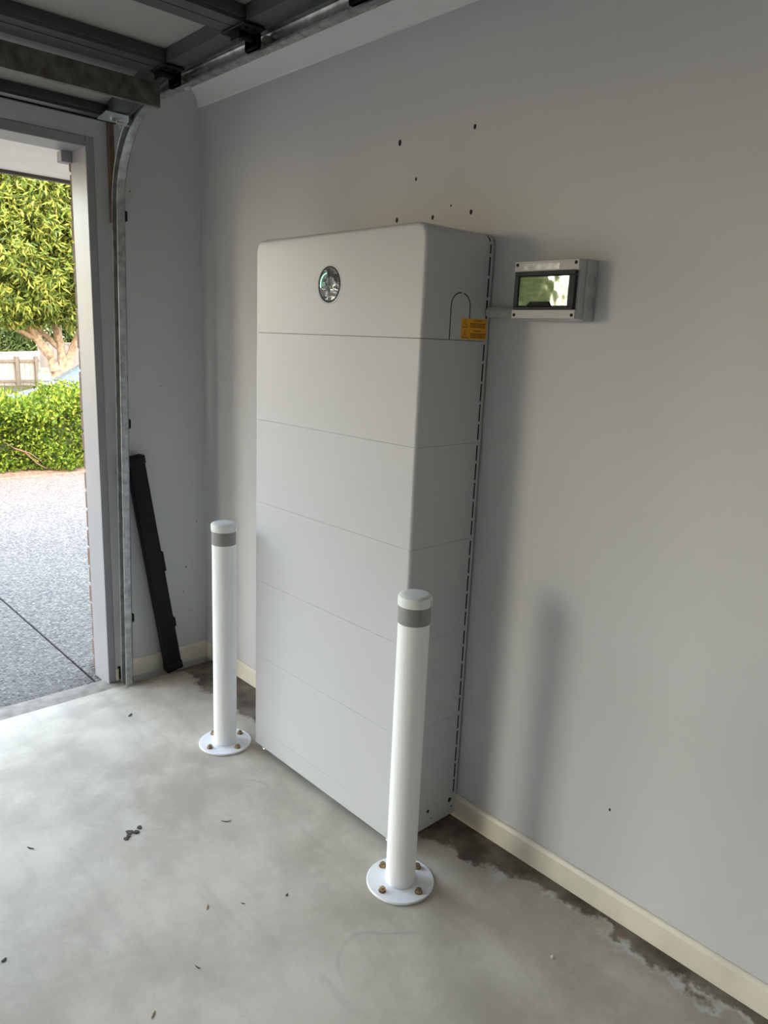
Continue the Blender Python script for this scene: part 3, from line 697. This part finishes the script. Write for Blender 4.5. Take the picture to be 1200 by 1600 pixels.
cpart('end_cap', box(B(), -0.039, 0.039, -0.023, 0.025, -0.003, 0.035, 0.006, 2), BLACKP, smooth=True)
cpart('end_cap', box(B(), -0.039, 0.039, -0.023, 0.025, LEN-0.035, LEN+0.003, 0.006, 2), BLACKP, smooth=True)
for s in (0.22, 0.485, 0.53):
    cpart('latch', box(B(), -0.046, -0.0362, -0.010, 0.014, s-0.022, s+0.022, 0.002, 1), BLACKP)

# ================================================================== BITS ON THE FLOOR
def flake(name, x, y, l, w, a, m, label, cat, curl=0.003, group=None):
    l *= 0.75; w *= 0.8
    bm = B(); n = 5; rows = []
    for i in range(n+1):
        t = i/n; ww = w*math.sin(PI*min(0.97, max(0.06, t)))**0.6
        rows.append([bm.verts.new((l*(t-0.5), s*ww/2, 0.0008+curl*(t-0.5)**2*4+0.0006*(1-abs(s)) + dz)) for s, dz in ((-1, 0), (0, 0.0006), (1, 0), (0, -0.0006))])
    for r0, r1 in zip(rows[:-1], rows[1:]):
        for k in range(4): bm.faces.new((r0[k], r0[(k+1) % 4], r1[(k+1) % 4], r1[k]))
    bm.faces.new(rows[0]); bm.faces.new(rows[-1][::-1])
    o = obj(name, bm, m, None); o.location = (x, y, 0.0); o.rotation_euler = (0, 0, a)
    return tag(o, label, cat, group)
DLEAF = mat('dry_dark_leaf', (0.05, 0.038, 0.028), 0.8); CHIP = mat('timber_chip', (0.38, 0.27, 0.15), 0.8, var=0.3, vscale=120)
flake('wood_chip', 0.819, 1.442, 0.024, 0.009, 0.9, CHIP, 'small tan wood chip on the concrete, mid floor', 'wood chip', 0.001)
flake('wood_chip', 1.075, 1.652, 0.026, 0.009, 0.7, CHIP, 'small tan wood chip at bottom edge of the floor', 'wood chip', 0.001)
flake('dry_leaf', 0.590, 1.158, 0.042, 0.006, 2.5, DLEAF, 'thin curled dark leaf on floor in front of battery', 'leaf', 0.004)
flake('dry_leaf', 1.094, 0.907, 0.030, 0.008, 2.2, DLEAF, 'small dark leaf on the floor near left edge', 'leaf', 0.003)
flake('dry_leaf', 0.533, 0.335, 0.032, 0.014, 0.6, DLEAF, 'dark leaf on the floor just inside the door threshold', 'leaf', 0.003)
flake('dry_leaf', 1.278, 1.283, 0.018, 0.014, 0.4, DLEAF, 'round dark leaf scrap at far left of the floor', 'leaf', 0.002)
flake('dry_leaf', 0.631, 1.540, 0.014, 0.008, 0.4, DLEAF, 'tiny dark leaf scrap left of the nearer bollard', 'leaf', 0.002)
flake('dry_leaf', 0.739, 1.491, 0.016, 0.004, 2.2, DLEAF, 'thin dark sliver between wood chip and nearer bollard', 'leaf', 0.002)
flake('dry_leaf', 0.935, 1.60, 0.022, 0.004, 1.9, DLEAF, 'thin dark sliver near bottom of the floor', 'leaf', 0.002)
flake('red_scrap', 0.043, 2.218, 0.010, 0.007, 0.4, mat('red_plastic', (0.5, 0.03, 0.03), 0.4), 'tiny red plastic scrap beside the skirting board', 'scrap', 0.001)
flake('paint_flake', 0.246, 2.142, 0.017, 0.015, 0.4, mat('cream_paint_flake', (0.66, 0.63, 0.52), 0.6), 'round cream paint flake on the floor at right', 'paint flake', 0.0005)
cl = B(); random.seed(5)
for dx, dy, s in ((0.0, 0.0, 0.016), (0.017, 0.012, 0.013), (-0.012, 0.015, 0.011), (-0.024, 0.022, 0.012), (0.036, -0.004, 0.014), (-0.004, -0.008, 0.010)):
    s *= 0.62
    pts = [(0.843-dx*0.9+s*random.uniform(0.7, 1.15)*math.cos(t), 1.019+dy+s*random.uniform(0.7, 1.15)*math.sin(t)) for t in [2*PI*i/9 for i in range(9)]]
    prism(cl, pts, 'z', 0.0003, 0.0022+random.uniform(0, 0.002))
dc = obj('dirt_clump', cl, mat('dark_dirt', (0.075, 0.06, 0.052), 0.9, var=0.4, vscale=150), None, loc=(0.843, 1.019, 0)); tag(dc, 'broken dark clump of dried dirt on the floor', 'dirt')

# ================================================================== OUTSIDE
def leaves_mesh(name, P, D, Lh, Wd, m, parent):
    """P base points, D unit directions, per-leaf length and width -> two folded triangles each"""
    n = len(P); up = rng.normal(size=(n, 3)); side = np.cross(D, up); side /= np.linalg.norm(side, axis=1)[:, None]+1e-9
    nrm = np.cross(side, D)
    Lh = Lh[:, None]; Wd = Wd[:, None]
    V = np.empty((n, 4, 3)); V[:, 0] = P; V[:, 2] = P+D*Lh-nrm*Lh*0.10
    V[:, 1] = P+D*Lh*0.45+side*Wd*0.5+nrm*Wd*0.18; V[:, 3] = P+D*Lh*0.45-side*Wd*0.5+nrm*Wd*0.18
    base = np.array(wloc(parent)); V = (V-base).reshape(-1, 3)
    idx = (np.arange(n)*4)[:, None]+np.array([0, 1, 2, 0, 2, 3]); idx = idx.reshape(-1)
    me = bpy.data.meshes.new(name); me.vertices.add(n*4); me.vertices.foreach_set('co', V.ravel().astype(np.float32))
    me.loops.add(n*6); me.loops.foreach_set('vertex_index', idx.astype(np.int32))
    me.polygons.add(n*2); me.polygons.foreach_set('loop_start', (np.arange(n*2)*3).astype(np.int32)); me.polygons.foreach_set('loop_total', np.full(n*2, 3, np.int32))
    me.update(calc_edges=True); me.validate(); me.materials.append(m)
    o = bpy.data.objects.new(name, me); COL.objects.link(o); o.parent = parent
    return tag(o, kind='stuff')
def unit(v): return v/(np.linalg.norm(v, axis=-1, keepdims=True)+1e-9)

# ---- hedge
hedge = empty('garden_hedge', (-1.7, -5.75, 0.0), 'bright green leafy hedge along the far edge of driveway', 'hedge')
hx0, hx1 = -5.2, 1.5
def hedge_top(x): return 0.685+0.05*np.sin(x*3.1+0.4)+0.05*np.sin(x*7.3)+0.03*np.sin(x*13.0+1)
n = 62000
x = rng.uniform(hx0, hx1, n); t = rng.uniform(0, 1, n); P = np.zeros((n, 3)); O = np.zeros((n, 3))
top = t > 0.42
zt_ = hedge_top(x)
z = rng.uniform(0.02, 1.0, n)*zt_
lump = 0.10*np.sin(x*4.2+z*5)+0.07*np.sin(x*9.7-z*8+1.2)
P[:, 0] = x
P[:, 1] = np.where(top, rng.uniform(-6.35, -5.15, n), -5.20+lump-rng.exponential(0.07, n))
P[:, 2] = np.where(top, zt_-rng.exponential(0.05, n)+0.05*np.sin(P[:, 1]*9+x*5), z)
O[:, 1] = np.where(top, 0.1, 0.8); O[:, 2] = np.where(top, 0.9, 0.35)
# sprigs that stand above the top
k = rng.integers(0, n, 5200); sp = np.repeat(P[k][:400], 13, axis=0); sp = sp[:5200]
sp[:, 2] = hedge_top(sp[:, 0])+rng.uniform(-0.02, 0.12, len(sp)); sp += rng.normal(0, 0.012, sp.shape)
P = np.vstack([P, sp]); O = np.vstack([O, np.tile([0, 0.2, 0.9], (len(sp), 1))])
D = unit(O+rng.normal(0, 0.62, P.shape))
leaves_mesh('foliage', P, D, rng.uniform(0.035, 0.062, len(P)), rng.uniform(0.018, 0.030, len(P)), LEAFH, hedge)
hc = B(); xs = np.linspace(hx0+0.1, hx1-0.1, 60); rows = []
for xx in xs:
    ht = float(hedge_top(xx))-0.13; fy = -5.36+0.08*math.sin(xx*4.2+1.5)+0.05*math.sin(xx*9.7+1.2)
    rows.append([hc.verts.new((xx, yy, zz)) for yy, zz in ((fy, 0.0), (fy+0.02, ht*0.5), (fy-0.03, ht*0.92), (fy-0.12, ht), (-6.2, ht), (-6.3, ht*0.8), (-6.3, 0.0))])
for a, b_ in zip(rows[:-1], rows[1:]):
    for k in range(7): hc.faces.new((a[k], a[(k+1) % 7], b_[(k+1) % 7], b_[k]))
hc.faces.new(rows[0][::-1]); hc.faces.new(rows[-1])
obj('dark_core', hc, mat('hedge_core_shade', (0.012, 0.024, 0.006), 0.9, var=0.6, vscale=22, bump=1.0, bscale=30), hedge)  # solid core added behind the leaves; the hedge's inner shade is its dark colour
bm = B(); random.seed(11)
for i in range(70):
    xx = random.uniform(hx0, hx1); yy = random.uniform(-6.2, -5.3)
    tube(bm, [(xx, yy, -0.03), (xx+random.uniform(-.1, .1), yy+random.uniform(-.05, .1), 0.3), (xx+random.uniform(-.25, .25), yy+random.uniform(-.1, .12), 0.62)], [0.014, 0.010, 0.005], 5)
tag(obj('stems', bm, TWIG, hedge), kind='stuff')
# dead branch sticking out of the hedge
bm = B()
for pts in ([(-0.86, -5.25, 0.20), (-0.72, -5.13, 0.27), (-0.60, -5.08, 0.36)], [(-0.86, -5.25, 0.20), (-0.93, -5.12, 0.10), (-1.0, -5.06, 0.05)], [(-0.72, -5.13, 0.27), (-0.85, -5.07, 0.22), (-0.95, -5.05, 0.13)]): tube(bm, pts, [0.008, 0.006, 0.003], 5)
obj('dead_twigs', bm, mat('red_brown_twig', (0.075, 0.04, 0.027), 0.85), hedge)

# ---- trees
def tree(name, base, limbs, crown, nclus, leaf, lsize, label, per=10, bark=BARK, group=None):
    t = empty(name, base, label, 'tree', group)
    for pts, rads in limbs:
        bm = B(); P_ = []; R2 = []
        for i in range(len(pts)-1):
            for s in range(4):
                f = s/4; P_.append(Vector(pts[i]).lerp(Vector(pts[i+1]), f)); R2.append(rads[i]*(1-f)+rads[i+1]*f)
        P_.append(Vector(pts[-1])); R2.append(rads[-1])
        P_ = [p+Vector((random.uniform(-1, 1), random.uniform(-1, 1), 0))*R2[i]*0.18 for i, p in enumerate(P_)]
        tube(bm, P_, R2, 10); obj('limb', bm, bark, t, smooth=True)
    C = np.zeros((0, 3)); OD = np.zeros((0, 3))
    tot = sum(c[6] for c in crown)
    for (cx, cy, cz_, rx, ry, wt) in [(c[0], c[1], c[2], c[3], c[4], c[6]) for c in crown]: pass
    for c in crown:
        k = int(nclus*c[6]/tot)
        u = unit(rng.normal(size=(k, 3))); r = 1-np.abs(rng.normal(0, 0.22, k)); r = np.clip(r, 0.15, 1.05)[:, None]
        lump = 1+0.10*np.sin(u[:, :1]*9+c[0])*np.sin(u[:, 2:3]*8+c[1])
        C = np.vstack([C, np.array(c[:3])+u*r*lump*np.array(c[3:6])]); OD = np.vstack([OD, u])
    keep = C[:, 2] > crown[0][7]; C = C[keep]; OD = OD[keep]
    P = np.repeat(C, per, axis=0); Dn = unit(np.repeat(OD, per, axis=0)*0.45+rng.normal(0, 0.75, P.shape)+np.array([0, 0, -0.35]))
    P = P+rng.normal(0, lsize*0.25, P.shape)
    leaves_mesh('foliage', P, Dn, rng.uniform(0.7, 1.25, len(P))*lsize, rng.uniform(0.20, 0.30, len(P))*lsize, leaf, t)
    return t
tb = (-4.40, -14.0, -0.2)
limbs = [
 ([(-4.40, -14.0, -0.25), (-4.40, -14.0, 0.55)], [0.24, 0.20]),
 ([(-4.36, -14.0, 0.30), (-4.15, -13.9, 0.90), (-3.75, -13.8, 1.45), (-3.25, -13.6, 2.2), (-2.7, -13.3, 3.0)], [0.13, 0.10, 0.085, 0.065, 0.04]),
 ([(-3.92, -13.85, 1.20), (-3.55, -13.7, 1.38), (-3.1, -13.5, 1.55), (-2.6, -13.3, 2.1)], [0.055, 0.05, 0.042, 0.025]),
 ([(-4.42, -14.0, 0.40), (-4.44, -14.0, 1.0), (-4.34, -14.1, 1.65), (-4.2, -14.2, 2.6), (-4.0, -14.3, 3.6)], [0.12, 0.085, 0.07, 0.055, 0.03]),
 ([(-4.43, -14.05, 1.05), (-4.05, -14.2, 1.45), (-3.7, -14.4, 1.75), (-3.4, -14.6, 2.4)], [0.07, 0.06, 0.05, 0.03]),
 ([(-4.46, -14.1, 0.45), (-4.52, -14.3, 1.1), (-4.55, -14.5, 1.8), (-4.6, -14.7, 2.9)], [0.10, 0.085, 0.07, 0.04]),
 ([(-4.46, -14.0, 0.45), (-4.62, -13.9, 1.0), (-4.85, -13.8, 1.6), (-5.3, -13.6, 2.4), (-5.8, -13.4, 3.2)], [0.11, 0.08, 0.065, 0.05, 0.03]),
 ([(-3.75, -13.8, 1.45), (-3.5, -13.4, 1.9), (-3.3, -12.9, 2.6)], [0.07, 0.05, 0.03])]
tree('spreading_tree', tb, limbs,
     [(-4.3, -13.9, 3.9, 3.0, 2.6, 2.3, 5, 1.55), (-3.2, -12.9, 3.0, 1.7, 1.5, 1.45, 2.2, 1.5), (-4.7, -12.9, 3.1, 1.5, 1.4, 1.5, 2.0, 1.5), (-3.9, -12.6, 4.4, 1.6, 1.2, 1.3, 1.6, 1.5), (-3.0, -13.3, 2.0, 1.0, 0.9, 0.6, 0.7, 1.5)],
     9500, LEAFT, 0.16, 'spreading tree with pale multi-stem trunk behind hedge and car', per=10)
def simple_limbs(b, h): return [([b, (b[0], b[1], b[2]+h*0.5), (b[0]+0.2, b[1], b[2]+h)], [0.16, 0.12, 0.05])]
for i, (b, h, r, lab) in enumerate([((-6.9, -29.0, -0.2), 5.2, 3.4, 'dark green tree behind the white boundary fence'), ((-14.2, -29.5, -0.2), 5.0, 3.0, 'dark green tree behind the grey fence panel'),
      ((0.6, -29.5, -0.2), 4.5, 2.8, 'dark green tree farthest left beyond the boundary fence')]):
    tree('background_tree', b, simple_limbs(b, h*0.7), [(b[0], b[1], h*0.75, r, r*0.8, h*0.62, 1, 0.9)], 1500, LEAFB, 0.34, lab, per=8, bark=TWIG)
for b, r, lab in [((-3.2, -24.6, -0.2), 1.6, 'dense dark shrub behind the pale timber fence'), ((-7.7, -23.4, -0.2), 1.8, 'dense dark shrub behind where the two fences meet'), ((-12.2, -22.8, -0.2), 1.6, 'dense dark shrub behind the grey fence panel')]:
    tree('background_shrub', b, simple_limbs(b, 1.2), [(b[0], b[1], 1.35, r*1.05, r*0.8, 1.7, 1, 0.0)], 1300, LEAFB, 0.26, lab, per=9, bark=TWIG)
# out-of-view trees: slender one mirrored in enclosure window, others added to dim low sky
for i, (b, h, r, lab) in enumerate([((17.0, -11.0, -0.2), 4.4, 0.95, 'slender street tree across the driveway, mirrored in enclosure window'), ((10.8, -13.5, -0.2), 5.0, 2.4, 'unseen street tree added opposite middle of opening for reflections and light'),
      ((5.0, -17.0, -0.2), 5.6, 2.6, 'unseen street tree added opposite left of opening to dim low sky'), ((13.8, -19.5, -0.2), 6.0, 2.8, 'tall unseen street tree added behind the others to dim low sky'), ((21.5, -5.0, -0.2), 5.0, 2.4, 'unseen street tree added beside the drive, far right, to dim low sky'), ((11.0, -8.4, -0.2), 4.8, 2.0, 'unseen street tree added nearest the garage to dim low sky')]):
    tree('offscreen_tree', b, simple_limbs(b, h*0.7), [(b[0], b[1], h*0.56, r, r, h*0.46, 1, 0.3)], 900, LEAFT if r < 1 else LEAFB, 0.24 if r < 1 else 0.36, lab, per=8, bark=TWIG)

# ---- boundary fence: boards behind posts and rails
fence = empty('boundary_fence', (-5.3, -20.0, -0.2), 'pale weathered timber fence with posts and rails beyond lawn', 'fence')
bd = B(); box(bd, -0.068, 0.068, -0.009, 0.009, 0, 1.0); b0 = None
for i in range(36):
    xx = -5.92+0.145*i; hh = 0.99-0.045*(xx+5.9)
    if b0 is None: b0 = obj('board', bd, FENCEW, fence, local=True); o = b0
    else: o = piece('board', b0, fence, (0, 0, 0))
    o.location = (xx+5.3, -0.06+random.uniform(-0.003, 0.003), 0.02); o.scale = (1, 1, hh)
ps = B(); box(ps, -0.045, 0.045, -0.045, 0.045, 0, 0.86, 0.006, 1); p0_ = None
for xx in (-5.86, -5.33, -3.9, -2.4, -0.9):
    if p0_ is None: p0_ = obj('post', ps, FENCET, fence, local=True); o = p0_
    else: o = piece('post', p0_, fence, (0, 0, 0))
    o.location = (xx+5.3, 0.0, 0.0); o.scale = (1, 1, 1-0.03*(xx+5.9))
for z in (0.16, 0.74):
    r = B(); prism(r, [(-5.95, z-0.2-0.04), (-0.75, z-0.2-0.04-(0.12 if z > .5 else 0)), (-0.75, z-0.2+0.03-(0.12 if z > .5 else 0)), (-5.95, z-0.2+0.03)], 'y', -20.045, -19.99); obj('rail', r, FENCET, fence)
gw = empty('grey_metal_fence', (-7.9, -20.2, -0.2), 'plain grey metal fence panel behind the tree trunk', 'fence')
for i in range(14):
    x1 = -5.99-i*0.3; g = B(); prism(g, [(x1, -20.22), (x1-0.02, -20.19), (x1-0.13, -20.19), (x1-0.15, -20.22), (x1-0.298, -20.22), (x1-0.298, -20.225), (x1, -20.225)], 'z', -0.2, 1.03); obj('sheet', g, GREYW, gw)
g = B(); box(g, -10.2, -5.97, -20.235, -20.18, 1.03, 1.07); obj('top_rail', g, GREYW, gw)

# ---- service pillar on the lawn
pil = empty('service_pillar', (-5.70, -18.9, -0.2), 'pale green utility cabinet with orange sticker on lawn', 'utility box')
b = B(); prism(b, [(-5.83, -0.2), (-5.57, -0.2), (-5.585, 0.36), (-5.60, 0.385), (-5.80, 0.385), (-5.815, 0.36)], 'y', -19.02, -18.80); obj('cabinet', b, PILLAR, pil)
b = B(); box(b, -5.74, -5.66, -18.7995, -18.798, 0.27, 0.315); obj('sticker', b, mat('orange_sticker', (0.3, 0.11, 0.02), 0.5), pil)
b = B(); box(b, -5.84, -5.56, -19.03, -18.79, -0.2, -0.16); obj('plinth', b, MORTAR, pil)

# ---- parked car, nose towards +x
cy_ = -7.75; cz0 = -0.2; CSH = -0.22      # CSH: how far the car stands along the street
car = empty('parked_car', (-3.4, cy_, cz0), 'pale blue parked car bonnet showing behind the hedge', 'car')
def car_section(x, half, zlow, zbelt, ztop, halftop):
    z0 = cz0
    return [(x, cy_-half*0.92, z0+zlow), (x, cy_-half, z0+zlow+0.18), (x, cy_-half, z0+zbelt-0.12), (x, cy_-half*0.95, z0+zbelt), (x, cy_-halftop, z0+ztop), (x, cy_-halftop*0.5, z0+ztop+0.03), (x, cy_, z0+ztop+0.04),
            (x, cy_+halftop*0.5, z0+ztop+0.03), (x, cy_+halftop, z0+ztop), (x, cy_+half*0.95, z0+zbelt), (x, cy_+half, z0+zbelt-0.12), (x, cy_+half, z0+zlow+0.18), (x, cy_+half*0.92, z0+zlow)]
secs = [(-1.18, 0.55, 0.30, 0.52, 0.56, 0.45), (-1.24, 0.72, 0.24, 0.60, 0.64, 0.58), (-1.42, 0.82, 0.20, 0.70, 0.74, 0.66), (-1.9, 0.87, 0.18, 0.82, 0.85, 0.72), (-2.0, 0.87, 0.18, 0.87, 0.90, 0.74),
        (-2.75, 0.88, 0.18, 0.92, 1.36, 0.60), (-3.1, 0.88, 0.18, 0.93, 1.43, 0.58), (-4.0, 0.88, 0.18, 0.94, 1.42, 0.58), (-4.7, 0.87, 0.20, 0.95, 1.08, 0.66), (-5.15, 0.84, 0.24, 0.93, 0.99, 0.66), (-5.25, 0.74, 0.34, 0.84, 0.88, 0.55)]
bm = B(); rows = [[bm.verts.new(p) for p in car_section(*s)] for s in secs]
for ri, (a, b_) in enumerate(zip(rows[:-1], rows[1:])):
    for k in range(13):
        f = bm.faces.new((a[k], a[(k+1) % 13], b_[(k+1) % 13], b_[k]))
        if k in (4, 5, 6, 7) and ri in (4, 7): f.material_index = 1          # windscreen, rear window
        if k in (3, 8) and ri in (4, 5, 6, 7): f.material_index = 1          # side glass
bm.faces.new(rows[0][::-1]); bm.faces.new(rows[-1])
obj('body', bm, [CARB, CARG], car, smooth=True)
for wx in (-1.70, -4.35):
    for sy in (-1, 1):
        w = B(); cyl(w, (wx, cy_+sy*0.70, cz0+0.315), (wx, cy_+sy*0.89, cz0+0.315), 0.315, seg=28); wo = obj('wheel', w, TYRE, car)
        w = B(); cyl(w, (wx, cy_+sy*0.89, cz0+0.315), (wx, cy_+sy*0.897, cz0+0.315), 0.20, seg=20); obj('hubcap', w, ZINC, wo)
for sy in (-1, 1):
    w = B(); box(w, -1.27, -1.185, cy_+sy*0.60-0.13, cy_+sy*0.60+0.13, cz0+0.48, cz0+0.60, 0.03, 2); obj('headlight', w, mat('headlight_lens', (0.6, 0.62, 0.64), 0.1), car)
    w = B(); box(w, -2.12, -1.98, cy_+sy*0.98-0.09, cy_+sy*0.98+0.09, cz0+0.90, cz0+1.03, 0.03, 2); obj('side_mirror', w, CARB, car)
w = B(); tube(w, [(-1.93, cy_+0.65, cz0+0.915), (-1.99, cy_+0.1, cz0+0.955), (-1.99, cy_-0.4, cz0+0.955)], 0.012, 6); obj('wiper', w, BLACKP, car)
car.location.x += CSH

# ---- grass blades on the lawn in view
lawn_tuft = bpy.data.objects.new('lawn_grass', None)
n = 26000; P = np.column_stack([rng.uniform(-8.5, 1.5, n), rng.uniform(-20, -8.8, n), np.full(n, -0.2)])
bpy.data.objects.remove(lawn_tuft)
gp = bpy.data.objects['lawn']
go = leaves_mesh('grass', P, unit(np.array([0, 0, 1.0])+rng.normal(0, 0.4, P.shape)), rng.uniform(0.05, 0.10, n), rng.uniform(0.012, 0.02, n), leaf_material('lawn_blade', [(0.055, 0.065, 0.018), (0.085, 0.088, 0.025), (0.12, 0.11, 0.04)], 0.2), gp)
